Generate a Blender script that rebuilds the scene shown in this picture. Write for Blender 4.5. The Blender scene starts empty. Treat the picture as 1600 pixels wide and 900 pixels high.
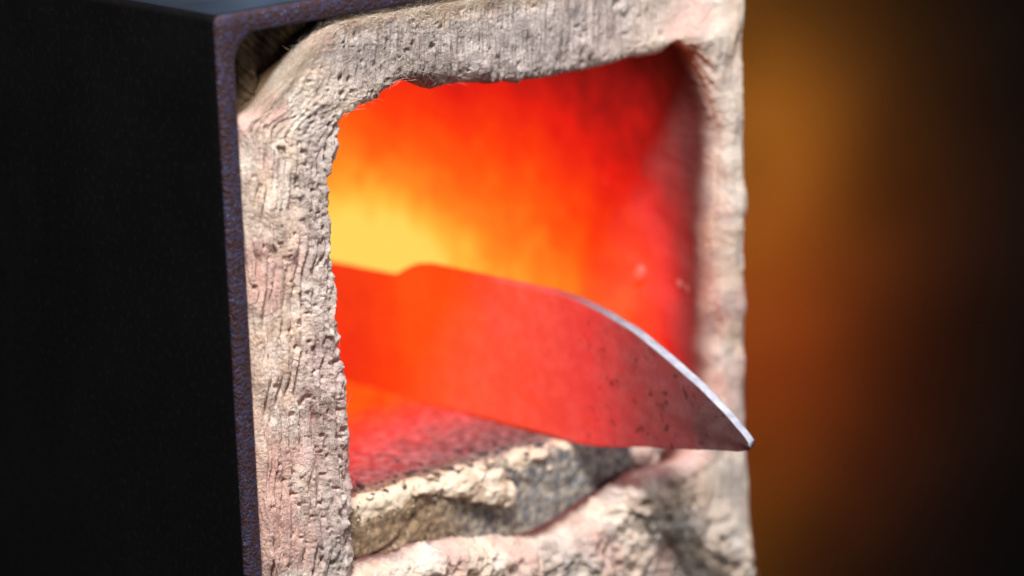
import bpy, math, random
import numpy as np
from mathutils import Vector, Matrix

# ------------------------------------------------------------------ camera, world, lights, exposure
scene = bpy.context.scene
scene.render.engine = 'CYCLES'
scene.view_settings.view_transform = 'Standard'
scene.view_settings.look = 'None'
scene.view_settings.exposure = 0.0
scene.view_settings.gamma = 1.0
scene.view_settings.use_curve_mapping = False
scene.cycles.use_denoising = True
scene.cycles.max_bounces = 8
scene.cycles.diffuse_bounces = 4
scene.cycles.sample_clamp_indirect = 6.0
COL = scene.collection

cam_data = bpy.data.cameras.new('camera')
cam = bpy.data.objects.new('camera', cam_data)
COL.objects.link(cam)
scene.camera = cam
AZ, PITCH, ROLL, FPX, DIST = 0.7292583, 0.2577132, 0.0314894, 4962.37, 0.697633
fw = Vector((math.sin(AZ) * math.cos(PITCH), math.cos(AZ) * math.cos(PITCH), -math.sin(PITCH)))
rt = fw.cross(Vector((0, 0, 1))).normalized()
upv = rt.cross(fw)
r2 = rt * math.cos(ROLL) - upv * math.sin(ROLL)      # scene leans counter-clockwise in the frame
u2 = rt * math.sin(ROLL) + upv * math.cos(ROLL)
r2 = rt * math.cos(-ROLL) + upv * math.sin(-ROLL)
u2 = -rt * math.sin(-ROLL) + upv * math.cos(-ROLL)
loc = Vector((0.0765599, 0, 0.0790296)) - fw * DIST
m = Matrix((r2, u2, -fw)).transposed().to_4x4()
m.translation = loc
cam.matrix_world = m
cam_data.sensor_width = 36
cam_data.lens = FPX / 1600 * 36
cam_data.clip_start = 0.01
cam_data.clip_end = 50
cam_data.dof.use_dof = True
cam_data.dof.focus_distance = 0.668
cam_data.dof.aperture_fstop = cam_data.lens / 15.0
cam_data.dof.aperture_blades = 0

world = bpy.data.worlds.new('World')
scene.world = world
world.use_nodes = True
world.node_tree.nodes['Background'].inputs[0].default_value = (0.35, 0.45, 0.7, 1)
world.node_tree.nodes['Background'].inputs[1].default_value = 0.003


def aim(o, target):
    o.rotation_euler = (Vector(target) - o.location).to_track_quat('-Z', 'Y').to_euler()


def area(name, p, target, size, watts, col):
    d = bpy.data.lights.new(name, 'AREA')
    d.shape = 'DISK'
    d.size = size
    d.energy = watts
    d.color = col
    o = bpy.data.objects.new(name, d)
    o.location = p
    COL.objects.link(o)
    aim(o, target)
    return o


area('workshop_lamp', (-0.27, -0.36, 0.76), (0.07, 0, 0.07), 0.17, 13.0, (1.0, 0.92, 0.86))
area('overhead_lamp', (0.22, -0.22, 0.85), (0.08, 0, 0.08), 0.30, 1.6, (0.78, 0.86, 1.0))
area('added_side_fill', (-0.75, -0.70, 0.55), (0.1, 0, 0.07), 0.35, 0.2, (0.85, 0.9, 1.0))  # weak added fill for blade face and right wall, no window there
area('added_front_fill', (0.45, -0.70, 0.22), (0.1, 0, 0.04), 0.30, 1.8, (1.0, 0.94, 0.90))  # added fill from front right, lifts the blade's shadow on the sill
area('added_sheen_lamp', (0.80, 0.80, 0.40), (0.06, 0.03, 0.15), 0.30, 2.2, (0.45, 0.65, 1.0))  # added behind the forge for a bluish sheen on the steel top
# added unseen spots that throw the coloured background glow on the far wall
def pool(name, p, target, watts, col):
    """soft-edged pool of light: nested added spots at one position"""
    for ang, wgt in ((15, 0.30), (26, 0.34), (40, 0.22), (58, 0.08)):
        d = bpy.data.lights.new(name, 'SPOT')
        d.spot_size = math.radians(ang)
        d.spot_blend = 1.0
        d.energy = watts * wgt
        d.color = col
        d.shadow_soft_size = 0.02
        o = bpy.data.objects.new(name, d)
        o.location = p
        COL.objects.link(o)
        aim(o, target)


pool('added_amber_spot', (1.40, 0.55, -0.10), (1.50, 1.3, -0.33), 175, (1.0, 0.35, 0.025))
pool('added_red_spot', (1.42, 0.55, -0.40), (1.52, 1.3, -0.49), 112, (1.0, 0.09, 0.012))
pool('added_yellow_spot', (1.44, 0.70, -0.60), (1.49, 1.3, -0.63), 20, (1.0, 0.45, 0.01))
# burner flame deep in the chamber
fl = bpy.data.lights.new('burner_flame', 'POINT')
fl.energy = 0.06
fl.color = (1.0, 0.42, 0.08)
fl.shadow_soft_size = 0.015
flo = bpy.data.objects.new('burner_flame', fl)
flo.location = (0.062, 0.150, 0.085)
COL.objects.link(flo)

MM = 0.001
rng = np.random.default_rng(7)
random.seed(7)


# ------------------------------------------------------------------ numpy noise
def _hash(ix, iy, iz, seed):
    h = (ix.astype(np.int64) * 374761393 + iy.astype(np.int64) * 668265263 + iz.astype(np.int64) * 2147483647 + seed * 1274126177) & 0xFFFFFFFF
    h = ((h ^ (h >> 13)) * 1274126177) & 0xFFFFFFFF
    h = ((h ^ (h >> 16)) * 2246822519) & 0xFFFFFFFF
    return h ^ (h >> 15)


_G = np.random.default_rng(3).normal(size=(256, 3))
_G /= np.linalg.norm(_G, axis=1, keepdims=True)
_G = _G.astype(np.float32)


def perlin(x, y, z=0.0, seed=0):
    """gradient noise, about -0.7..0.7"""
    x, y, z = np.broadcast_arrays(np.asarray(x, np.float32), np.asarray(y, np.float32), np.asarray(z, np.float32))
    fx, fy, fz = np.floor(x), np.floor(y), np.floor(z)
    dx, dy, dz = x - fx, y - fy, z - fz
    ux, uy, uz = (d * d * d * (d * (d * 6 - 15) + 10) for d in (dx, dy, dz))
    out = 0
    for i in (0, 1):
        wx = ux if i else 1 - ux
        for j in (0, 1):
            wy = uy if j else 1 - uy
            for k in (0, 1):
                wz = uz if k else 1 - uz
                g = _G[_hash(fx + i, fy + j, fz + k, seed) & 255]
                out = out + wx * wy * wz * (g[..., 0] * (dx - i) + g[..., 1] * (dy - j) + g[..., 2] * (dz - k))
    return out


def fbm(x, y, z, octv=3, seed=0, gain=0.5):
    a, s, f = 1.0, 0, 1.0
    for o in range(octv):
        s = s + a * perlin(np.asarray(x) * f, np.asarray(y) * f, np.asarray(z) * f, seed + o)
        a *= gain
        f *= 2.03
    return s


def sstep(a, b, x):
    t = np.clip((x - a) / (b - a), 0, 1)
    return t * t * (3 - 2 * t)


def grid_normals(P, wrap=False):
    if wrap:
        da = np.roll(P, -1, 0) - np.roll(P, 1, 0)
    else:
        da = np.gradient(P, axis=0)
    db = np.gradient(P, axis=1)
    n = np.cross(da, db)
    l = np.linalg.norm(n, axis=2, keepdims=True)
    return n / np.maximum(l, 1e-12)


def quads(na, nb, wrap=False, off=0):
    i = np.arange(na if wrap else na - 1)
    j = np.arange(nb - 1)
    I, J = np.meshgrid(i, j, indexing='ij')
    I2 = (I + 1) % na
    return (np.stack([I * nb + J, I2 * nb + J, I2 * nb + J + 1, I * nb + J + 1], -1).reshape(-1, 4) + off).astype(np.int32)


def np_mesh(name, V, Q, attrs=None, smooth=True, tris=None):
    """mesh from a vertex array (metres) and quad index array (+ optional polygons list)"""
    me = bpy.data.meshes.new(name)
    V = np.asarray(V, np.float32).reshape(-1, 3)
    nq = len(Q)
    T = np.zeros((0, 3), np.int32) if tris is None else np.asarray(tris, np.int32)
    me.vertices.add(len(V))
    me.vertices.foreach_set('co', V.ravel())
    me.loops.add(nq * 4 + len(T) * 3)
    me.loops.foreach_set('vertex_index', np.concatenate([np.asarray(Q, np.int32).ravel(), T.ravel()]))
    me.polygons.add(nq + len(T))
    starts = np.concatenate([np.arange(nq) * 4, nq * 4 + np.arange(len(T)) * 3]).astype(np.int32)
    me.polygons.foreach_set('loop_start', starts)
    me.polygons.foreach_set('use_smooth', np.full(nq + len(T), smooth))
    me.update(calc_edges=True)
    me.validate()
    for k, a in (attrs or {}).items():
        at = me.attributes.new(k, 'FLOAT', 'POINT')
        at.data.foreach_set('value', np.asarray(a, np.float32).ravel())
    return me


def obj(name, me, mat, parent=None, **props):
    o = bpy.data.objects.new(name, me)
    COL.objects.link(o)
    if mat is not None:
        me.materials.append(mat)
    if parent is not None:
        o.parent = parent
    for k, v in props.items():
        o[k] = v
    return o


def empty(name, p, **props):
    o = bpy.data.objects.new(name, None)
    o.empty_display_size = 0.02
    o.location = p
    COL.objects.link(o)
    for k, v in props.items():
        o[k] = v
    return o


# ------------------------------------------------------------------ material helper
class NT:
    def __init__(self, name):
        self.m = bpy.data.materials.new(name)
        self.m.use_nodes = True
        self.t = self.m.node_tree
        self.b = self.t.nodes['Principled BSDF']
        self.pos = self.n('ShaderNodeNewGeometry').outputs['Position']

    def n(self, typ, **kw):
        nd = self.t.nodes.new(typ)
        for k, v in kw.items():
            setattr(nd, k, v)
        return nd

    def put(self, sock, v):
        if isinstance(v, bpy.types.NodeSocket):
            self.t.links.new(v, sock)
        elif isinstance(v, (tuple, list)):
            sock.default_value = tuple(v) + ((1,) if len(v) == 3 and sock.type == 'RGBA' else ())
        else:
            sock.default_value = v

    def math(self, op, a, b=0.0, c=0.0, clamp=False):
        nd = self.n('ShaderNodeMath', operation=op, use_clamp=clamp)
        for s, v in zip(nd.inputs, (a, b, c)):
            self.put(s, v)
        return nd.outputs[0]

    def maprange(self, v, a, b, lo=0.0, hi=1.0, smooth=True):
        nd = self.n('ShaderNodeMapRange', interpolation_type='SMOOTHSTEP' if smooth else 'LINEAR')
        for s, x in zip(nd.inputs, (v, a, b, lo, hi)):
            self.put(s, x)
        return nd.outputs[0]

    def noise(self, scale, detail=3, rough=0.55, stretch=None, dist=0.0, off=(0, 0, 0)):
        nd = self.n('ShaderNodeTexNoise')
        mp = self.n('ShaderNodeMapping')
        self.put(mp.inputs['Vector'], self.pos)
        mp.inputs['Scale'].default_value = stretch or (1, 1, 1)
        mp.inputs['Location'].default_value = off
        self.put(nd.inputs['Vector'], mp.outputs[0])
        nd.inputs['Scale'].default_value = scale
        nd.inputs['Detail'].default_value = detail
        nd.inputs['Roughness'].default_value = rough
        nd.inputs['Distortion'].default_value = dist
        return nd.outputs[0]

    def mix(self, f, a, b):
        nd = self.n('ShaderNodeMix', data_type='RGBA')
        self.put(nd.inputs[0], f)
        self.put(nd.inputs[6], a)
        self.put(nd.inputs[7], b)
        return nd.outputs[2]

    def ramp(self, f, stops):
        nd = self.n('ShaderNodeValToRGB')
        cr = nd.color_ramp
        while len(cr.elements) < len(stops):
            cr.elements.new(0.5)
        for e, (p, c) in zip(cr.elements, stops):
            e.position = p
            e.color = tuple(c) + (1,)
        self.put(nd.inputs[0], f)
        return nd.outputs[0]

    def attr(self, name):
        return self.n('ShaderNodeAttribute', attribute_name=name).outputs['Fac']

    def xyz(self):
        nd = self.n('ShaderNodeSeparateXYZ')
        self.put(nd.inputs[0], self.pos)
        return nd.outputs

    def bump(self, h, dist, strength=1.0):
        nd = self.n('ShaderNodeBump')
        nd.inputs['Strength'].default_value = strength
        nd.inputs['Distance'].default_value = dist
        self.put(nd.inputs['Height'], h)
        self.put(self.b.inputs['Normal'], nd.outputs[0])

    def set(self, **kw):
        for k, v in kw.items():
            self.put(self.b.inputs[k.replace('_', ' ')], v)
        return self.m


# incandescence: colour of a hot surface from a 0..1 temperature
HEAT = [(0.0, (0, 0, 0)), (0.18, (0.05, 0.002, 0.002)), (0.32, (0.30, 0.006, 0.006)), (0.46, (0.80, 0.012, 0.006)),
        (0.58, (1.0, 0.045, 0.004)), (0.70, (1.0, 0.115, 0.006)), (0.82, (1.0, 0.27, 0.018)), (0.92, (1.0, 0.52, 0.05)),
        (1.0, (1.0, 0.72, 0.12))]

# -- ceramic fibre
k = NT('ceramic_fibre')
X, Y, Z = k.xyz()
ash = k.attr('ash')
tone = k.attr('tone')
cream = k.mix(k.maprange(k.noise(90, 4), 0.35, 0.65), (0.79, 0.63, 0.51), (0.87, 0.80, 0.72))
pink = k.mix(k.maprange(tone, 0.45, 0.75), cream, (0.74, 0.53, 0.47))
ashc = k.mix(k.maprange(k.noise(260, 4), 0.35, 0.65), (0.40, 0.36, 0.355), (0.68, 0.62, 0.60))
c = k.mix(ash, pink, ashc)
streak = k.noise(1700, 3, 0.6, (1, 1, 0.10), 0.25)
c = k.mix(k.math('MULTIPLY', k.maprange(streak, 0.40, 0.68), k.math('MULTIPLY', k.attr('streak'), 0.40)), c, (0.34, 0.28, 0.26))
c = k.mix(k.math('MULTIPLY', k.maprange(k.noise(1600, 4, 0.7), 0.52, 0.72), 0.32), c, (0.25, 0.20, 0.18))
c = k.mix(k.attr('wall_dim'), c, k.mix(k.noise(110, 4), (0.085, 0.022, 0.022), (0.19, 0.068, 0.066)))  # chamber walls coloured darker to hold down bounced and lamp light
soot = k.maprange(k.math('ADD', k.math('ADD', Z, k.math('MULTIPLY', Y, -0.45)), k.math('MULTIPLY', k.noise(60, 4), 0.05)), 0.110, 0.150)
c = k.mix(k.math('MULTIPLY', soot, k.attr('wall_dim')), c, (0.045, 0.022, 0.02))
c = k.mix(k.attr('brown_shade'), c, k.mix(k.noise(150, 4), (0.05, 0.033, 0.018), (0.20, 0.14, 0.085)))  # brown fibre, darkened further for the shade in the gap
hot_d = k.math('ADD', k.math('POWER', k.math('MULTIPLY', k.math('SUBTRACT', Y, 0.125), 1 / 0.120), 2.0),
               k.math('POWER', k.math('MULTIPLY', k.math('SUBTRACT', Z, 0.050), 1 / 0.052), 2.0))
hot_d = k.math('SQRT', hot_d)
T = k.math('SUBTRACT', 1.20, k.math('MULTIPLY', k.math('POWER', hot_d, 0.85), 0.68))
T = k.math('ADD', T, k.math('MULTIPLY', k.math('SUBTRACT', k.noise(42, 4, 0.55, (1, 1, 1)), 0.5), 0.24))
T = k.math('ADD', T, k.math('MULTIPLY', k.math('SUBTRACT', k.noise(140, 4, 0.65), 0.5), 0.17))
T = k.math('MULTIPLY', T, k.math('MULTIPLY', k.maprange(Y, -0.014, 0.022), k.maprange(Z, 0.026, 0.046)))
em = k.ramp(T, HEAT)
k.bump(k.math('ADD', k.math('MULTIPLY', k.noise(1500, 4, 0.65), 0.7), k.math('MULTIPLY', k.math('SUBTRACT', 1.0, streak), k.attr('streak'))), 0.0010, 1.0)
FIBRE = k.set(Base_Color=c, Roughness=0.95, Emission_Color=em, Emission_Strength=0.95, Specular_IOR_Level=0.1)

# -- brown backing blanket, recess shade put into its colour
k = NT('shaded_brown_fibre')
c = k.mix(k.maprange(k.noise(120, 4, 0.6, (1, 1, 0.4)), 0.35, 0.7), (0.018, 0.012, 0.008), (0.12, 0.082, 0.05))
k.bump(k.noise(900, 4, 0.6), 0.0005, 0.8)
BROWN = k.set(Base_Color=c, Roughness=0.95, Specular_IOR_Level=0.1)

# -- loose strands
k = NT('fibre_strand')
WISP = k.set(Base_Color=k.mix(k.maprange(k.noise(120, 3), 0.4, 0.6), (0.66, 0.52, 0.38), (0.84, 0.75, 0.64)), Roughness=0.8)

# -- shell: black painted side, bare cut rim
k = NT('black_steel')
c = k.mix(k.maprange(k.noise(700, 3), 0.5, 0.75), (0.004, 0.004, 0.005), (0.008, 0.007, 0.0075))
k.bump(k.noise(1500, 3), 0.0001, 0.1)
STEEL = k.set(Base_Color=c, Roughness=k.maprange(k.noise(40, 4), 0.3, 0.7, 0.48, 0.62), Specular_IOR_Level=0.15)

k = NT('rusty_cut_steel')
c = k.mix(k.maprange(k.noise(500, 4), 0.42, 0.6), (0.044, 0.019, 0.024), (0.042, 0.036, 0.080))
c = k.mix(k.math('MULTIPLY', k.maprange(k.noise(1400, 3), 0.56, 0.70), k.maprange(k.noise(90, 3), 0.35, 0.65)), c, (0.17, 0.16, 0.27))
c = k.mix(k.maprange(k.noise(1100, 3, off=(3, 1, 2)), 0.56, 0.68), c, (0.020, 0.012, 0.014))
k.bump(k.noise(1300, 4), 0.0006, 0.9)
RIM = k.set(Base_Color=c, Metallic=0.25, Roughness=0.55)

# -- firebrick
k = NT('firebrick')
X, Y, Z = k.xyz()
g1 = k.noise(520, 5, 0.7)
bl = k.maprange(k.math('ADD', X, k.math('MULTIPLY', k.noise(70, 3), 0.04)), 0.075, 0.110)
dark = k.mix(bl, (0.135, 0.092, 0.058), (0.100, 0.120, 0.155))
lite = k.mix(bl, (0.42, 0.31, 0.19), (0.50, 0.46, 0.38))
c = k.mix(k.maprange(g1, 0.36, 0.70), dark, lite)
c = k.mix(k.maprange(k.noise(800, 3, 0.6), 0.61, 0.68), c, (0.03, 0.03, 0.04))
c = k.mix(k.maprange(k.noise(520, 3, 0.6, off=(5, 2, 1)), 0.60, 0.68), c, (0.55, 0.45, 0.33))
crust = k.attr('crust')
c = k.mix(k.maprange(k.math('ADD', crust, k.math('MULTIPLY', k.math('SUBTRACT', k.noise(420, 4, 0.65), 0.5), 1.5)), 0.45, 0.65), c, (0.74, 0.64, 0.50))
topm = k.math('MULTIPLY', k.maprange(Y, 0.0095, 0.020), k.math('SUBTRACT', 1.0, k.math('MULTIPLY', crust, 0.8), clamp=True))
c = k.mix(topm, c, k.mix(k.maprange(k.noise(420, 5, 0.7), 0.40, 0.62), (0.060, 0.028, 0.034), (0.24, 0.135, 0.145)))
T = k.maprange(Y, 0.012, 0.070, 0.16, 0.72, smooth=False)
T = k.math('ADD', T, k.maprange(X, 0.04, 0.09, 0.10, -0.06, smooth=False))
T = k.math('ADD', T, k.math('MULTIPLY', k.math('SUBTRACT', k.noise(260, 5, 0.7), 0.5), 0.46))
T = k.math('MULTIPLY', T, k.maprange(Y, 0.008, 0.020))
T = k.math('MULTIPLY', T, k.maprange(Z, 0.026, 0.034))
em = k.ramp(T, HEAT)
k.bump(k.noise(900, 4, 0.6), 0.0006, 0.8)
BRICK = k.set(Base_Color=c, Roughness=0.9, Emission_Color=em, Emission_Strength=1.0)

# -- clumps of white wool
k = NT('white_fibre')
c = k.mix(k.maprange(k.noise(200, 4), 0.4, 0.65), (0.80, 0.71, 0.59), (0.60, 0.47, 0.36))
k.bump(k.noise(900, 4, 0.6), 0.0006, 0.7)
c = k.mix(k.maprange(k.noise(1100, 3, 0.6), 0.64, 0.70), c, (0.10, 0.09, 0.09))
WOOL = k.set(Base_Color=c, Roughness=0.95, Specular_IOR_Level=0.1)

k = NT('dark_scale')
SCALE = k.set(Base_Color=k.mix(k.noise(300, 3), (0.020, 0.016, 0.020), (0.07, 0.05, 0.05)), Roughness=0.7)

# -- hot blade steel
k = NT('hot_blade_steel')
X, Y, Z = k.xyz()
scale = k.noise(260, 4, 0.6)
c = k.mix(k.maprange(scale, 0.4, 0.65), (0.058, 0.047, 0.053), (0.092, 0.074, 0.082))
c = k.mix(k.maprange(k.noise(700, 3, 0.6), 0.64, 0.70), c, (0.05, 0.025, 0.025))
c = k.mix(k.math('MULTIPLY', k.attr('spine'), k.maprange(Y, 0.012, -0.030)), c, k.mix(k.maprange(k.noise(350, 4, 0.65), 0.35, 0.65), (0.34, 0.36, 0.45), (0.52, 0.55, 0.65)))  # spine near the tip coloured pale for the light it reflects
T = k.ramp(k.maprange(Y, -0.050, 0.060, smooth=False), [(p_, (v_, v_, v_)) for p_, v_ in ((0.0, 0.11), (0.27, 0.28), (0.45, 0.46), (0.66, 0.575), (1.0, 0.635))])
T = k.math('SUBTRACT', T, k.maprange(Y, 0.058, 0.082, 0.0, 0.13))
T = k.math('SUBTRACT', T, k.math('MULTIPLY', k.attr('spine'), k.maprange(Y, 0.020, -0.015, 0.0, 0.30)))
T = k.math('ADD', T, k.math('MULTIPLY', k.math('SUBTRACT', k.noise(75, 4, 0.6), 0.5), 0.11))
T = k.math('ADD', T, k.math('MULTIPLY', k.math('SUBTRACT', k.noise(330, 4, 0.7, (1, 0.5, 1)), 0.5), 0.07))
pit = k.math('MULTIPLY', k.maprange(k.noise(330, 4, 0.65, off=(1, 7, 3)), 0.60, 0.66), k.maprange(k.math('ADD', Y, k.math('MULTIPLY', k.noise(90, 2), 0.05)), 0.035, 0.015))
T = k.math('SUBTRACT', T, k.math('MULTIPLY', pit, 0.09))
c = k.mix(k.math('MULTIPLY', pit, k.math('SUBTRACT', 0.8, k.attr('spine'), clamp=True)), c, (0.035, 0.018, 0.018))
em = k.ramp(T, HEAT)
k.bump(k.noise(900, 4), 0.0002, 0.5)
BLADE = k.set(Base_Color=c, Roughness=0.55, Metallic=0.0, Emission_Color=em, Emission_Strength=0.95, Specular_IOR_Level=0.25)

# -- workshop wall, bench
k = NT('sooty_plaster')
c = k.mix(k.maprange(k.noise(6, 5, 0.6), 0.35, 0.7), (0.016, 0.014, 0.012), (0.034, 0.030, 0.026))
k.bump(k.noise(60, 4), 0.004, 0.5)
PLASTER = k.set(Base_Color=c, Roughness=0.95)
k = NT('bench_steel')
c = k.mix(k.noise(60, 4), (0.02, 0.02, 0.022), (0.05, 0.045, 0.04))
BENCH = k.set(Base_Color=c, Roughness=0.6, Metallic=0.4)


# ------------------------------------------------------------------ setting
def box_mesh(name, lo, hi):
    x0, y0, z0 = lo
    x1, y1, z1 = hi
    V = [(x0, y0, z0), (x1, y0, z0), (x1, y1, z0), (x0, y1, z0), (x0, y0, z1), (x1, y0, z1), (x1, y1, z1), (x0, y1, z1)]
    Q = [(3, 2, 1, 0), (4, 5, 6, 7), (0, 1, 5, 4), (1, 2, 6, 5), (2, 3, 7, 6), (3, 0, 4, 7)]
    return np_mesh(name, V, Q, smooth=False)


obj('workshop_wall', box_mesh('workshop_wall', (-2.0, 1.3, -1.6), (5.0, 1.4, 1.6)), PLASTER, kind='structure')
obj('bench_top', box_mesh('bench_top', (-0.45, 0.0, -0.036), (0.140, 0.30, -0.0122)), BENCH, kind='structure')

# ------------------------------------------------------------------ forge
forge = empty('forge', (0.075, 0.13, -0.012), label='square black steel forge tube lined with cream ceramic fibre, glowing inside', category='forge')
F0 = np.array([0.075, 0.13, -0.012])


def local(V):
    return np.asarray(V).reshape(-1, 3) - F0


# steel shell: square tube, rounded corners, real wall thickness
def rrect(x0, x1, z0, z1, r, n=10):
    pts = []
    for cx, cz, a0 in ((x1 - r, z1 - r, 0), (x0 + r, z1 - r, 90), (x0 + r, z0 + r, 180), (x1 - r, z0 + r, 270)):
        for i in range(n + 1):
            a = math.radians(a0 + 90 * i / n)
            pts.append((cx + r * math.cos(a), cz + r * math.sin(a)))
    return np.array(pts)


LEN = 260.0
WALL = 4.4
rings = []
prof = [(0.0, LEN), (0.0, 40), (0.0, 4), (0.0, 0.9), (0.25, 0.25), (0.9, 0.0), (WALL - 0.7, 0.0), (WALL - 0.2, 0.2), (WALL, 0.7), (WALL, 40), (WALL, LEN)]
for inset, y in prof:
    ro = 1.6 + (6.5 - 1.6) * inset / WALL
    R = rrect(inset, 150 - inset, -12 + inset, 150 - inset, ro)
    rings.append(np.stack([R[:, 0], np.full(len(R), y), R[:, 1]], 1))
P = np.stack(rings, 1)
na, nb = P.shape[:2]
Q = quads(na, nb, wrap=True)
me = np_mesh('steel_shell', local(P * MM), Q)
shell = obj('steel_shell', me, STEEL, forge)
me.materials.append(RIM)
mi = np.zeros(len(me.polygons), np.int32)
seg = np.arange(len(me.polygons)) % (nb - 1)
mi[(seg >= 3) & (seg <= 7)] = 1
me.polygons.foreach_set('material_index', mi)

# ---- fibre lining: a thick ring, its torn front face and the chamber walls
PAIRS = [(2.0,16.7,25.1,17.5), (1.7,32.4,26.0,27.4), (1.9,49.2,27.0,42.9), (1.8,63.1,26.9,55.8), (1.9,79.4,26.0,71.4),
 (1.9,94.3,25.4,88.2), (1.9,107.7,24.7,102.1), (2.1,118.2,24.9,111.5), (2.1,127.4,28.0,120.2), (6.9,131.2,29.6,125.3),
 (14.4,139.2,33.8,126.5), (21.0,144.8,39.4,127.8), (29.9,147.5,43.5,129.9), (43.6,149.0,48.8,130.4), (59.5,149.6,58.4,126.9),
 (73.9,149.0,66.6,126.9), (87.0,149.0,80.4,125.3), (104.2,149.0,93.7,124.5), (121.9,149.1,109.3,124.8), (138.2,148.8,123.3,124.9),
 (141.4,148.4,126.5,126.8), (143.7,140.5,131.0,123.6), (143.5,125.8,135.1,113.8), (143.0,111.1,136.8,106.1), (142.8,96.1,132.7,96.4),
 (142.6,74.9,131.0,77.1), (142.9,54.8,130.9,58.9), (143.1,37.6,129.9,42.2), (143.7,21.7,127.5,30.3), (144.2,2.0,117.0,28.9),
 (144.0,-5.0,106.6,26.8), (134.0,-6.8,101.3,23.6), (114.8,-6.8,93.1,20.3), (90.5,-6.8,85.1,18.9), (68.9,-6.8,69.7,22.1),
 (50.0,-6.8,51.0,25.5), (31.7,-6.8,36.4,25.7), (14.1,-5,28.2,23.2)]
C = np.array(PAIRS, float)
C[23:28, 2] += [0.5, 3.4, 4.4, 4.2, 3.6]
nC = len(C)
YF = np.where(np.arange(nC) < 19, 0.5, np.where(np.arange(nC) < 31, -8.0, -5.0)).astype(float)
YF[19] = -1.5
YF[20] = -5.0
YF[0] = -0.5
YF[-1] = -2.0
sh = (YF[:19] + 2.0)
C[:19, 0] += 0.89 * sh
C[:19, 2] += 0.89 * sh
C[:19, 1] -= 0.353 * sh
C[:19, 3] -= 0.353 * sh
C[9:13, 0] += [1.5, 2.0, 1.6, 0.8]
C[9:13, 1] -= [0.8, 1.6, 1.8, 1.0]
C[:, 0] = np.clip(C[:, 0], WALL + 0.5, 150 - WALL - 0.4)
C[:, 1] = np.clip(C[:, 1], -12 + WALL + 0.3, 150 - WALL - 0.3)
ctrl = np.concatenate([C, YF[:, None]], 1)


def catmull(ctrl, n_fine):
    n = len(ctrl)
    t = np.linspace(0, n, n_fine, endpoint=False)
    i = np.floor(t).astype(int)
    f = (t - i)[:, None]
    p0, p1, p2, p3 = (ctrl[(i + d) % n] for d in (-1, 0, 1, 2))
    return 0.5 * (2 * p1 + (p2 - p0) * f + (2 * p0 - 5 * p1 + 4 * p2 - p3) * f ** 2 + (3 * p1 - p0 - 3 * p2 + p3) * f ** 3), t


fine, tf = catmull(ctrl, 8000)
mid = 0.5 * (fine[:, 0:2] + fine[:, 2:4])
# uniform steps along the inner + mid contour
dl = np.linalg.norm(np.roll(mid, -1, 0) - mid, axis=1)
cum = np.concatenate([[0], np.cumsum(dl)])
LP = cum[-1]
NA = 1800
aa = np.linspace(0, LP, NA, endpoint=False)
idx = np.clip(np.searchsorted(cum, aa) - 1, 0, 7999)
ring = fine[idx]
tk = tf[idx]                              # control-point parameter of each column
O2, I2, YFr = ring[:, 0:2], ring[:, 2:4], ring[:, 4]
O2[:, 0] = np.clip(O2[:, 0], WALL + 0.4, 150 - WALL - 0.3)
O2[:, 1] = np.clip(O2[:, 1], -12 + WALL + 0.2, 150 - WALL - 0.2)

left_m = sstep(36.5, 37.8, tk) + (1 - sstep(9.0, 11.5, tk)) * (tk < 20)
left_m = np.clip(left_m, 0, 1)
top_m = sstep(9.5, 11.5, tk) * (1 - sstep(16.5, 20.0, tk))
soft_m = sstep(17.0, 20.0, tk) * (1 - sstep(36.0, 37.5, tk))
jamb_m = sstep(17.5, 19.0, tk) * (1 - sstep(28.0, 30.0, tk))
sill_m = sstep(28.5, 30.0, tk) * (1 - sstep(36.0, 37.5, tk))
right_m = sstep(19.5, 21.5, tk) * (1 - sstep(28.0, 30.0, tk))

NF, NI, NO = 104, 120, 10
# front face samples, denser at both rims
s_lin = np.linspace(0, 1, NF)
s = s_lin - 0.55 * np.sin(2 * np.pi * s_lin) / (2 * np.pi)
width = np.linalg.norm(I2 - O2, axis=1)
rO = np.full(NA, 2.2) + right_m * 0.8
rI = 2.6 + 2.5 * soft_m - 1.6 * right_m + 4.5 * np.exp(-((tk - 14.2) / 0.8) ** 2)
rO = np.minimum(rO, width * 0.3)[:, None]
rI = np.minimum(rI, width * 0.45)[:, None]
d_o = s[None] * width[:, None]
d_i = (1 - s[None]) * width[:, None]


def corner(d, r):
    q = np.clip(1 - d / r, 0, 1)
    return r * (1 - np.sqrt(np.maximum(0, 1 - q * q)))


front = np.zeros((NA, NF, 3))
front[..., 0] = O2[:, None, 0] * (1 - s[None]) + I2[:, None, 0] * s[None]
front[..., 2] = O2[:, None, 1] * (1 - s[None]) + I2[:, None, 1] * s[None]
front[..., 1] = YFr[:, None] + corner(d_o, rO) + corner(d_i, rI)
# chamber walls: blend from the torn mouth outline to a rounded box
cx, cz, hx, hz = 82.5, 75.0, 55.5, 58.5
q = (I2 - [cx, cz]) / [hx, hz]
D2 = np.array([cx, cz]) + np.array([hx, hz]) * q / (np.abs(q) ** 9).sum(1, keepdims=True) ** (1 / 9)
w = np.linspace(0, 1, NI + 1)[1:]
yin = 0.25 + 22 * w + 208 * w ** 3.0
inner = np.zeros((NA, NI, 3))
y0 = YFr + rI[:, 0]
bl = sstep(0, 26, yin)[None, :, None]
inner_xz = I2[:, None] * (1 - bl) + D2[:, None] * bl
inner[..., 0] = inner_xz[..., 0]
inner[..., 2] = inner_xz[..., 1]
inner[..., 1] = y0[:, None] + yin[None] * ((232.0 - y0[:, None]) / 230.25)
w = np.linspace(1, 0, NO + 1)[:-1]
outer = np.zeros((NA, NO, 3))
outer[..., 0] = O2[:, None, 0]
outer[..., 2] = O2[:, None, 1]
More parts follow.
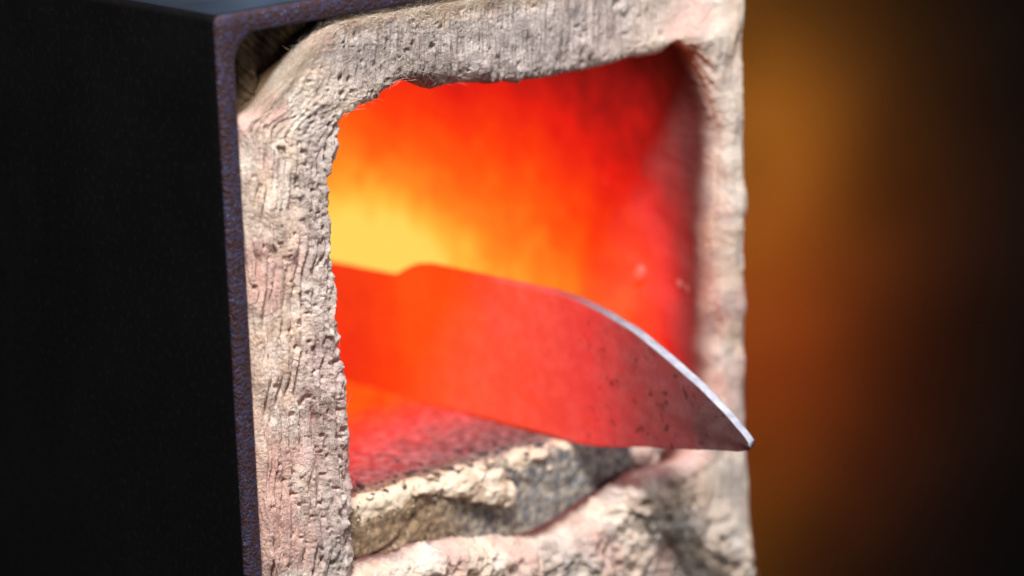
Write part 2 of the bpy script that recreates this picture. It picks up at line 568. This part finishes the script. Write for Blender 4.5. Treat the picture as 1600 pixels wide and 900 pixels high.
outer[..., 1] = (YFr + rO[:, 0])[:, None] + (w ** 2)[None] * 30
P = np.concatenate([outer, front, inner], 1)
NB = P.shape[1]
N = grid_normals(P, wrap=True)
# make normals point out of the wool (front face towards -Y)
if N[:, NO + NF // 2, 1].mean() > 0:
    N = -N
# across-coordinate in mm along the section, along-coordinate in mm round the loop
B = np.concatenate([np.zeros((NA, 1)), np.cumsum(np.linalg.norm(np.diff(P, axis=1), axis=2), 1)], 1)
B -= B[:, NO:NO + 1]
A = np.repeat(aa[:, None], NB, 1)
S = np.concatenate([np.zeros(NO), s, np.ones(NI)])[None].repeat(NA, 0)     # 0 outer rim .. 1 inner rim
depth_in = np.concatenate([np.zeros(NO + NF), yin])[None].repeat(NA, 0)
px, py, pz = P[..., 0], P[..., 1], P[..., 2]
L_, T_, S_ = left_m[:, None], top_m[:, None], soft_m[:, None]
front_w = np.clip(1 - depth_in / 25.0, 0, 1)

big = fbm(px / 17, py / 17, pz / 17, 2, 11)
h = 1.5 * big * (0.5 + 0.9 * S_)
# layered, combed-out wool of the left jamb: wavy ridges running along it
warp = 3.2 * fbm(px / 15, py / 15, pz / 15, 2, 21) + 1.0 * perlin(px / 4.2, py / 4.2, pz / 4.2, 23)
sb = B + warp
rmask = 0.25 + 0.95 * sstep(-0.3, 0.4, fbm(px / 8, py / 8, pz / 8, 2, 35))
rid = 1 - np.abs(perlin(A / 26, sb / 2.2, 0.3, 31)) * 2.6
rid2 = 1 - np.abs(perlin(A / 14, sb / 1.15, 5.3, 33)) * 2.6
rid3 = perlin(A / 6, sb / 0.55, 2.3, 34)
Lr = L_ * (1 - 0.65 * (sstep(7.2, 8.6, tk) * (tk < 20)))[:, None]
h += Lr * front_w * (1.1 * np.clip(rid, -0.6, 1) + rmask * (0.55 * np.clip(rid2, -0.6, 1) + 0.5 * rid3))
h += sill_m[:, None] * np.clip(1 - depth_in / 12, 0, 1) * (1.1 * (0.25 - np.abs(fbm(px / 4.5, py / 4.5, pz / 4.5, 3, 53))) * 2 + 0.95 * fbm(px / 1.7, py / 1.7, pz / 1.7, 3, 54))
crease = np.clip(1 - np.abs(perlin(A / 26, sb / 3.4, 9.1, 37)) * 9, 0, 1) ** 1.5
h -= Lr * front_w * 0.95 * crease * sstep(-0.35, 0.15, perlin(px / 9, py / 9, pz / 9, 39))
crease2 = np.clip(1 - np.abs(perlin(A / 20, sb / 1.9, 4.7, 38)) * 6, 0, 1) ** 1.3
h -= Lr * front_w * 0.8 * crease2 * sstep(-0.25, 0.25, perlin(px / 7, py / 7, pz / 7, 36))
# knife-dragged strokes of the lintel: fine lines straight across it
wv = 0.8 * perlin(px / 6, py / 6, pz / 6, 41) + 0.3 * perlin(px / 2, py / 2, pz / 2, 42)
line = perlin((px + wv) / 0.85, pz / 12.0, 1.7, 43) + 0.6 * perlin((px + wv) / 0.5, pz / 8.0, 3.7, 44)
comb_w = T_ * front_w * sstep(0.08, 0.25, S) * sstep(-0.40, -0.05, perlin(px / 13, 4.4, pz / 13, 46) + 0.18)
h += comb_w * 1.0 * line
h += T_ * front_w * 0.34 * fbm(px / 3.4, py / 3.4, pz / 3.4, 3, 47)
# soft blurred wool of the far side and the sill
front_s = np.clip(1 - depth_in / 9.0, 0, 1) ** 1.5
h += S_ * (1 - 0.68 * jamb_m[:, None]) * front_s * (1.5 * fbm(px / 8, py / 8, pz / 8, 3, 51) + 0.9 * (np.abs(perlin(px / 5, py / 5, pz / 5, 55)) - 0.2) * 2)
str_r = perlin((px + py) / 1.6, pz / 11 + 0.2 * big, 0.4, 57)
h += right_m[:, None] * front_s * 0.9 * str_r
# crumbly inner edge, ashed by the heat
edge = sstep(0.55, 0.92, S) * front_w
h += edge * (L_ * 1.0 + T_ * 0.6 + S_ * 0.3) * (0.6 * fbm(px / 1.9, py / 1.9, pz / 1.9, 3, 61) + 0.5 * fbm(px / 0.9, py / 0.9, pz / 2.2, 2, 62))
h += 0.26 * (1 - 0.6 * T_) * fbm(px / 0.9, py / 0.9, pz / 0.9, 2, 65) * front_w
# chamber walls
wall_w = sstep(2, 20, depth_in)
h += wall_w * (0.9 * fbm(px / 14, py / 14, pz / 14, 3, 71) + 0.35 * fbm(px / 4, py / 4, pz / 4, 3, 75))
# pits and small lumps
step_a = LP / NA


def splat(n, lo_s, hi_s, rmin, rmax, amp, tsel, seed):
    r = np.random.default_rng(seed)
    cand = np.where(tsel > 0.3)[0]
    for _ in range(n):
        ia = int(r.choice(cand))
        jb = NO + int(np.searchsorted(s, r.uniform(lo_s, hi_s)))
        rad = rmin + (rmax - rmin) * r.random() ** 2.5
        wa = int(2.5 * rad / step_a) + 2
        ii = (np.arange(ia - wa, ia + wa + 1)) % NA
        j0, j1 = max(NO, jb - 26), min(NB, jb + 27)
        c0 = P[ia, min(jb, NB - 1)]
        sub = P[ii][:, j0:j1]
        el = r.uniform(0.6, 1.5)
        d2 = (((sub[..., 0] - c0[0]) * el) ** 2 + ((sub[..., 2] - c0[2]) / el) ** 2 + (sub[..., 1] - c0[1]) ** 2) / rad ** 2
        a = amp * r.uniform(0.5, 1.2) * min(1.0, rad)
        h[ii[:, None], np.arange(j0, j1)[None]] += a * (np.exp(-d2 ** 1.5) )


splat(330, 0.40, 0.98, 0.22, 0.62, -2.6, left_m, 81)
splat(60, 0.03, 0.40, 0.25, 0.6, -2.2, left_m, 82)
splat(130, 0.10, 0.95, 0.22, 0.75, -2.4, top_m, 83)
splat(12, 0.15, 0.9, 1.0, 2.4, 0.7, top_m, 84)
splat(22, 0.3, 0.97, 0.8, 1.8, 0.7, left_m, 85)
splat(60, 0.1, 0.95, 0.6, 1.8, -1.2, sill_m, 86)
splat(24, 0.1, 0.95, 1.5, 3.5, 1.0, sill_m, 87)

# keep the wool behind the steel from poking through it
out_fade = np.concatenate([np.zeros(NO), sstep(0.0, 0.10, s), np.ones(NI)])[None]
h *= (0.25 + 0.75 * out_fade)
V = P + N * h[..., None]
inside = V[..., 1] > -0.3
V[..., 0] = np.where(inside, np.clip(V[..., 0], WALL + 0.15, 150 - WALL - 0.15), V[..., 0])
V[..., 2] = np.where(inside, np.clip(V[..., 2], -12 + WALL + 0.15, 150 - WALL - 0.15), V[..., 2])
ashv = L_ * sstep(0.42, 0.72, S + 0.30 * fbm(px / 11, py / 11, pz / 11, 3, 91)) * 0.75
ashv = np.maximum(ashv, T_ * sstep(0.12, 0.34, S + 0.22 * fbm(px / 8, py / 8, pz / 8, 3, 92)))
ashv = np.maximum(ashv, S_ * 0.55 * sstep(0.0, 0.30, fbm(px / 9, py / 9, pz / 9, 3, 93)))
ashv = ashv * (1 - sstep(1, 8, depth_in))
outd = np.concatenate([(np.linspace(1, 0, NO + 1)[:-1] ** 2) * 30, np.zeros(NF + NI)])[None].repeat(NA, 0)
brown_shadev = sstep(0.3, 2.5, outd)
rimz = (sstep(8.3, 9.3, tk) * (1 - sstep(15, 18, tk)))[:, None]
brown_shadev = np.maximum(brown_shadev, rimz * 0.60 * (1 - sstep(0.02, 0.30, S + 0.15 * fbm(px / 5, py / 5, pz / 5, 3, 99))))
streakv = np.clip(np.maximum(comb_w, L_ * front_w * 0.85 * sstep(-0.35, 0.2, fbm(px / 8, py / 8, pz / 8, 2, 98))), 0, 1)
streakv = np.maximum(streakv, right_m[:, None] * front_s * 0.4)
wall_dimv = sstep(-0.5, 7.5, depth_in + 2.5 * fbm(px / 9, py / 9, pz / 9, 2, 97))
tonev = 0.42 + 0.9 * fbm(px / 15, py / 15, pz / 15, 2, 95) + 0.16 * L_ * sstep(75, 30, pz) + 0.02 * S_
Q = quads(NA, NB, wrap=True)
# close the back of the chamber
ring_i = np.arange(NA) * NB + NB - 1
V = V.reshape(-1, 3)
nv = len(V)
V = np.concatenate([V, [[cx, 234.0, cz]]])
tris = np.stack([ring_i, np.roll(ring_i, -1), np.full(NA, nv)], 1)
me = np_mesh('fibre_lining', local(V * MM), Q, {'ash': np.append(ashv, 0), 'tone': np.append(tonev, 0.5), 'wall_dim': np.append(wall_dimv, 1), 'brown_shade': np.append(brown_shadev, 0), 'streak': np.append(streakv, 0)}, tris=tris)
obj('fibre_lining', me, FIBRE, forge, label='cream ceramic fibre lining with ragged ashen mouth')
LIN_P, LIN_N, LIN_H = P, N, h

# ---- brown backing blanket, coloured dark as in shade, in the corner between shell and lining
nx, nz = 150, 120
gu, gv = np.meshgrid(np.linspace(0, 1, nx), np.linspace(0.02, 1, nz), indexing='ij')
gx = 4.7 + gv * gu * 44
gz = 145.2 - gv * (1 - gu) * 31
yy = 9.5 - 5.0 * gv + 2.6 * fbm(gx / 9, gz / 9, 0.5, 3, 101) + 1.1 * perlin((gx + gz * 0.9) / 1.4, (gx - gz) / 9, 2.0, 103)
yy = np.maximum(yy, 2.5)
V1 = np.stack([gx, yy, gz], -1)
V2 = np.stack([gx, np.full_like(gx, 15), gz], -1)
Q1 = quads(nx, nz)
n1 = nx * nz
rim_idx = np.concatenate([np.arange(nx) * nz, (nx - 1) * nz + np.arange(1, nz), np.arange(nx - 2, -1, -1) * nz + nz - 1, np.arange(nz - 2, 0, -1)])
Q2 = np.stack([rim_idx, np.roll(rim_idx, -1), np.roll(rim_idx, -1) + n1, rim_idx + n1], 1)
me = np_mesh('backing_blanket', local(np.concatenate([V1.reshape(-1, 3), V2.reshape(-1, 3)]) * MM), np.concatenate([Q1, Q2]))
obj('backing_blanket', me, BROWN, forge, label='brown blanket behind the lining corner, coloured as in shade')


# ---- loose fibres standing off the torn lining
def strand(p0, d0, length, rad, curl, n=7):
    pts = [np.array(p0, float)]
    d = np.array(d0, float)
    d /= np.linalg.norm(d)
    for _ in range(n):
        d = d + rng.normal(size=3) * curl
        d /= np.linalg.norm(d)
        pts.append(pts[-1] + d * length / n)
    pts = np.array(pts)
    V, Qs = [], []
    for i, p in enumerate(pts):
        t = pts[min(i + 1, n)] - pts[max(i - 1, 0)]
        t /= np.linalg.norm(t)
        a = np.cross(t, [0.3, 0.5, 0.8])
        a /= np.linalg.norm(a)
        b = np.cross(t, a)
        r = rad * (1 - 0.7 * i / n)
        for kq in range(3):
            th = 2 * math.pi * kq / 3
            V.append(p + r * (a * math.cos(th) + b * math.sin(th)))
    for i in range(n):
        for kq in range(3):
            Qs.append((i * 3 + kq, i * 3 + (kq + 1) % 3, i * 3 + 3 + (kq + 1) % 3, i * 3 + 3 + kq))
    return V, Qs


VV, QQ = [], []
W_ = (left_m * 0.8 + top_m * (tk < 15) * 1.5 + sill_m * 0.15 + sstep(8.5, 9.5, tk) * (1 - sstep(13, 15, tk)) * 4)
W_ /= W_.sum()
for q_i in range(2200):
    flat = q_i >= 240
    ia = int(rng.choice(NA, p=W_))
    outer_rim = rng.random() < (0.35 if flat else 1.0)
    jb = NO + (int(rng.integers(0, 26)) if outer_rim else int(rng.integers(0, NF)))
    p0 = LIN_P[ia, jb] + LIN_N[ia, jb] * (LIN_H[ia, jb] - 0.15)
    along = LIN_P[(ia + 6) % NA, jb] - LIN_P[ia, jb]
    along /= max(np.linalg.norm(along), 1e-6)
    across = LIN_P[ia, NO] - LIN_P[ia, NO + NF - 1]
    across /= np.linalg.norm(across)
    d0 = along * rng.choice([-1, 1]) * rng.uniform(0.3, 1.0) + LIN_N[ia, jb] * rng.uniform(0.0, 0.35) + across * rng.uniform(-0.1, 0.7)
    if flat:      # strands matted down on the torn face
        nn = LIN_N[ia, jb]
        d0 = along * rng.choice([-1, 1]) + across * rng.normal() * 0.35
        d0 = d0 - nn * np.dot(d0, nn) + nn * 0.05
        p0 = p0 + nn * 0.22
    v, qd = strand(p0, d0, rng.uniform(1.2, 5.5), rng.uniform(0.02, 0.05), 0.12 if flat else 0.22)
    o = len(VV)
    VV += v
    QQ += [tuple(i + o for i in f) for f in qd]
VV = np.array(VV)
VV[:, 0] = np.where(VV[:, 1] > 0, np.clip(VV[:, 0], WALL + 0.1, 145.4), VV[:, 0])
me = np_mesh('loose_fibres', local(VV * MM), QQ)
obj('loose_fibres', me, WISP, forge, kind='stuff')


# ---- lumps of wool (uneven displaced balls)
import bmesh
_bm = bmesh.new()
bmesh.ops.create_icosphere(_bm, subdivisions=5, radius=1.0)
ICO_V = np.array([v.co[:] for v in _bm.verts])
ICO_T = np.array([[v.index for v in f.verts] for f in _bm.faces])
_bm.free()


def lump(name, c, r, mat, parent, base, seed, amp=0.28, attrs=False, **props):
    V = ICO_V * np.array(r)
    n = fbm((V[:, 0] + seed * 13) / 5.5, V[:, 1] / 5.5, V[:, 2] / 5.5, 4, seed, 0.55)
    n2 = fbm((V[:, 0] + seed * 7) / 1.5, V[:, 1] / 1.5, V[:, 2] / 1.5, 2, seed + 40)
    V = V * (1 + amp * 1.6 * n + 0.15 * n2)[:, None] + np.array(c)
    at = {'wall_dim': n * 0 + (0.75 if name == 'fibre_nub' else 0.0), 'brown_shade': n * 0, 'streak': n * 0, 'ash': np.clip(n * 1.2 + 0.1, 0, 0.8), 'tone': 0.5 + n} if attrs else None
    me = np_mesh(name, V * MM - base, np.zeros((0, 4), np.int32), at, tris=ICO_T)
    return obj(name, me, mat, parent, **props)


lump('fibre_wad', (126.5, 17, 25.5), (8.5, 9, 8.0), FIBRE, forge, F0, 5, 0.30, True)
lump('fibre_wad', (137.0, 14, 19.0), (8.0, 9, 9.0), FIBRE, forge, F0, 6, 0.30, True)
lump('fibre_wad', (109.0, 3.5, 16.5), (6.5, 5, 4.5), FIBRE, forge, F0, 9, 0.34, True)

for c_, r_, sd in (((137.2, 22.0, 66.7), (1.2, 1.6, 2.0), 21), ((137.6, 8.5, 66.0), (1.0, 1.3, 1.2), 22), ((137.4, 5.5, 66.4), (1.0, 1.3, 1.5), 23), ((137.5, 33.0, 88.0), (0.9, 1.4, 1.2), 24)):
    lump('fibre_nub', c_, r_, FIBRE, forge, F0, sd, 0.5, True)

# ------------------------------------------------------------------ firebrick floor
B0 = np.array([0.075, 0.11, 0.014])
brick = empty('firebrick', B0, label='mottled grey brown firebrick on the forge floor, red hot on top', category='firebrick')
bx0, bx1, by0, by1, bz0, bz1 = 29.0, 119.0, 8.0, 226.0, 14.5, 36.2
NX = 300
xs = np.linspace(bx0, bx1, NX)
r_e = 1.6
path = [(by0, z) for z in np.linspace(bz0, bz1 - r_e, 64)]
path += [(by0 + r_e - r_e * math.cos(a), bz1 - r_e + r_e * math.sin(a)) for a in np.linspace(0, math.pi / 2, 12)[1:]]
wv = np.linspace(0, 1, 190)[1:]
path += [(by0 + r_e + 60 * q_ + (by1 - by0 - r_e - 60) * q_ ** 4, bz1) for q_ in wv]
path = np.array(path)
NPth = len(path)
P = np.zeros((NX, NPth, 3))
P[..., 0] = xs[:, None]
P[..., 1] = path[None, :, 0]
P[..., 2] = path[None, :, 1] - 0.022 * (xs[:, None] - 99) * (path[None, :, 1] - bz0) / (bz1 - bz0) - 0.020 * np.maximum(path[None, :, 0] - 8, 0) * (path[None, :, 0] < 110) - 2.04 * (path[None, :, 0] >= 110)
N = grid_normals(P)
if N[NX // 2, 20, 1] > 0:
    N = -N
px, py, pz = P[..., 0], P[..., 1], P[..., 2]
ed = np.exp(-((py - by0) / 6.0) ** 2) * np.exp(-((pz - bz1 - 0.3) / 4.0) ** 2 * np.where(pz < bz1, 1, 0.2))
cr = ed * np.clip(0.64 + 1.4 * fbm(px / 6, py / 6, pz / 6, 3, 205), 0, 1.2) * np.where(px > 96, 0.85, 1.0)
hb = 0.8 * fbm(px / 12, py / 12, pz / 12, 3, 201) + 0.40 * fbm(px / 2.2, py / 2.2, pz / 2.2, 3, 203) + 0.9 * np.clip(cr, 0, 1) * (0.4 + fbm(px / 3, py / 3, pz / 3, 2, 207))
hb -= 0.5 * np.clip(1 - np.abs(perlin(px / 30, py / 14, pz / 14, 209)) * 14, 0, 1) * (py < 9)
hb[:, 76:] *= np.where((px[:, 76:] > 95) & (px[:, 76:] < 103), 0.25, 1.0)
V = P + N * hb[..., None]
V[0, :, 0] = bx0
V[-1, :, 0] = bx1
# end caps and underside
cap0 = V[0].copy()
cap1 = V[-1].copy()
base = NX * NPth
V2 = V.reshape(-1, 3)
low0 = cap0.copy(); low0[:, 2] = bz0 - 0.3
low1 = cap1.copy(); low1[:, 2] = bz0 - 0.3
V2 = np.concatenate([V2, low0, low1])
j = np.arange(NPth - 1)
Qc0 = np.stack([j, j + 1, base + j + 1, base + j], 1)
e1 = (NX - 1) * NPth
Qc1 = np.stack([e1 + j + 1, e1 + j, base + NPth + j, base + NPth + j + 1], 1)
Qb = np.stack([base + j, base + j + 1, base + NPth + j + 1, base + NPth + j], 1)
crust_all = np.concatenate([np.clip(cr, 0, 1).ravel(), np.zeros(2 * NPth)])
me = np_mesh('brick_body', V2 * MM - B0, np.concatenate([quads(NX, NPth), Qc0, Qc1, Qb]), {'crust': crust_all})
obj('brick_body', me, BRICK, brick)
for i, (c_, r_) in enumerate([((67, 8.2, 34.4), (5.5, 3.4, 2.5)), ((74.0, 7.0, 32.2), (5.4, 3.4, 4.4)), ((78.2, 6.0, 29.6), (2.6, 2.4, 2.7)),
                              ((57, 8.8, 35.6), (3.2, 2.4, 1.3)), ((90, 9.0, 35.4), (3.2, 2.4, 1.1))]):
    lump('fibre_clump', c_, r_, WOOL, brick, B0, 300 + i, 0.42, label='white wool clump stuck on the brick edge' if i == 1 else 'pale wool on the brick edge')

# crumbs of wool and dark scale scattered over the brick's front edge
_bm = bmesh.new()
bmesh.ops.create_icosphere(_bm, subdivisions=2, radius=1.0)
IV2 = np.array([v.co[:] for v in _bm.verts])
IT2 = np.array([[v.index for v in f.verts] for f in _bm.faces])
_bm.free()


def crumbs(name, n, mat, rmin, rmax, flat, yspread, seed):
    r = np.random.default_rng(seed)
    Vs, Ts = [], []
    for i in range(n):
        rad = rmin + (rmax - rmin) * r.random() ** 2.2
        x = r.uniform(31, 97)
        y = 7.6 + abs(r.normal()) * yspread
        z = bz1 - 0.022 * (x - 99) - 0.02 * max(0, y - 8) + 0.25
        if y < 9.2:
            z -= r.random() ** 1.5 * 5.0
        d = IV2 * (1 + 0.55 * fbm(IV2[:, 0] * 1.3 + i * 3.7, IV2[:, 1] * 1.3, IV2[:, 2] * 1.3, 2, seed))[:, None]
        d = d * np.array([r.uniform(0.7, 1.5), r.uniform(0.7, 1.4), flat]) * rad
        Ts.append(IT2 + len(Vs) * len(IV2))
        Vs.append(d + [x, y, z])
    me = np_mesh(name, np.concatenate(Vs) * MM - B0, np.zeros((0, 4), np.int32), tris=np.concatenate(Ts))
    obj(name, me, mat, brick, kind='stuff')


crumbs('fibre_crumbs', 110, WOOL, 0.18, 0.85, 0.7, 2.2, 501)
crumbs('scale_flakes', 170, SCALE, 0.22, 0.85, 0.45, 7.0, 502)

# ------------------------------------------------------------------ blade
K0 = np.array([0.1, 0.02, 0.0365])
knife = empty('knife_blade', K0, label='red hot forged knife blade with pale spine jutting out of the forge mouth', category='knife blade')
up = np.array([(-49.6, 48.8), (-48.4, 49.9), (-42.7, 53.9), (-35.0, 58.4), (-25.3, 62.8), (-15.4, 67.0), (-5.2, 69.6), (3.0, 71.1), (11.5, 71.6), (24.5, 71.3),
               (42.4, 70.8), (55.1, 70.5), (59.8, 69.7), (63.9, 67.9), (66.9, 66.0), (70.7, 65.3), (80.5, 64.9), (90.4, 64.5), (140, 62.5), (232, 59)])
lo = np.array([(-49.6, 47.2), (-48.9, 46.7), (-46.4, 45.9), (-36.7, 44.2), (-26.8, 42.3), (-16.7, 40.6), (-9, 38.9), (-2.1, 37.6), (4.3, 36.9), (12.9, 36.9), (30.5, 36.4),
               (48.8, 35.9), (67.8, 35.5), (87.5, 35.1), (105, 36.0), (120, 44.0), (140, 49), (232, 51)])
XB, TH = 100.0, 2.8


def smooth_curve(pts, y):
    z = np.interp(y, pts[:, 0], pts[:, 1])
    return z


def blade_part(name, ya, yb, n, cap_b):
    ys = np.linspace(0, 1, n)
    ys = ya + (yb - ya) * ys
    zt = np.interp(ys, up[:, 0], up[:, 1])
    zb = np.interp(ys, lo[:, 0], lo[:, 1])
    kk = np.exp(-np.linspace(-2, 2, 9) ** 2)
    kk /= kk.sum()
    for _ in range(2):
        zt[4:-4] = np.convolve(zt, kk, 'valid')
        zb[4:-4] = np.convolve(zb, kk, 'valid')
    zt = zt + 0.10 * perlin(ys / 3, 0.3, 0.5, 401) + 0.06 * perlin(ys / 0.9, 0.3, 0.5, 402)
    zb = zb + (0.14 * perlin(ys / 2.2, 7.3, 0.5, 403) + 0.10 * perlin(ys / 0.8, 7.3, 0.5, 404)) * (ys < 4)
    # section: up the left face, over the spine, down the right face, round the edge
    nl, nsp = 56, 12
    sec_v, sec_x, sec_s = [], [], []
    for v in np.linspace(0.0, 1.0, nl):
        sec_v.append(v); sec_x.append(-1.0); sec_s.append(0.0)
    for a in np.linspace(-1, 1, nsp)[1:-1]:
        sec_v.append(1.0); sec_x.append(a * 0.97); sec_s.append(1.0)
    for v in np.linspace(1.0, 0.0, 12):
        sec_v.append(v); sec_x.append(1.0); sec_s.append(0.0)
    sec_v, sec_x, sec_s = map(np.array, (sec_v, sec_x, sec_s))
    half = 0.5 * TH * (0.34 + 0.66 * sstep(0, 0.55, sec_v))
    half = half[None] * (0.75 + 0.25 * sstep(-52, -30, ys))[:, None]
    P = np.zeros((n, len(sec_v), 3))
    P[..., 1] = ys[:, None]
    zz = zb[:, None] + (zt - zb)[:, None] * sec_v[None]
    # small arris on the spine corners
    zz = zz + np.where(sec_s[None] > 0, 0.22 * (1 - np.abs(sec_x[None]) ** 4), 0)
    P[..., 2] = zz
    P[..., 0] = XB + sec_x[None] * half
    face = (sec_x[None] <= -1)
    dent = 0.10 * fbm(P[..., 1] / 7, P[..., 2] / 7, 0.5, 3, 411) - 0.16 * np.clip(fbm(P[..., 1] / 1.3, P[..., 2] / 1.3, 3.5, 2, 413) - 0.34, 0, 1) * sstep(25, -10, P[..., 1])
    # one scale crack near the tip
    cl = -19.0 + 0.5 * perlin(P[..., 2] / 2.0, 1.2, 3.3, 415) + 0.05 * (P[..., 2] - 45)
    dent = dent - 0.22 * np.exp(-((P[..., 1] - cl) / 0.22) ** 2) * sstep(51, 49, P[..., 2]) * (0.4 + 0.6 * (perlin(P[..., 2] / 1.5, 2.2, 1.3, 416) > -0.1))
    P[..., 0] -= np.where(face, dent, 0)
    ns = len(sec_v)
    V = P.reshape(-1, 3)
    Q = quads(n, ns)
    i = np.arange(n - 1)
    Q = np.concatenate([Q, np.stack([i * ns + ns - 1, (i + 1) * ns + ns - 1, (i + 1) * ns, i * ns], 1)])
    nv = len(V)
    V = np.concatenate([V, P[0].mean(0, keepdims=True), P[-1].mean(0, keepdims=True)])
    jj = np.arange(ns)
    T1 = np.stack([jj, (jj + 1) % ns, np.full(ns, nv)], 1)
    T2 = np.stack([(n - 1) * ns + (jj + 1) % ns, (n - 1) * ns + jj, np.full(ns, nv + 1)], 1)
    sp = np.concatenate([np.repeat(sec_s[None], n, 0).ravel(), [1, 0]])
    me = np_mesh(name, V * MM - K0, Q, {'spine': sp}, tris=np.concatenate([T1, T2]))
    o = obj(name, me, BLADE, knife)
    return o


blade_part('blade', -49.55, 67.0, 480, False)
blade_part('tang', 67.0, 230.0, 160, False)
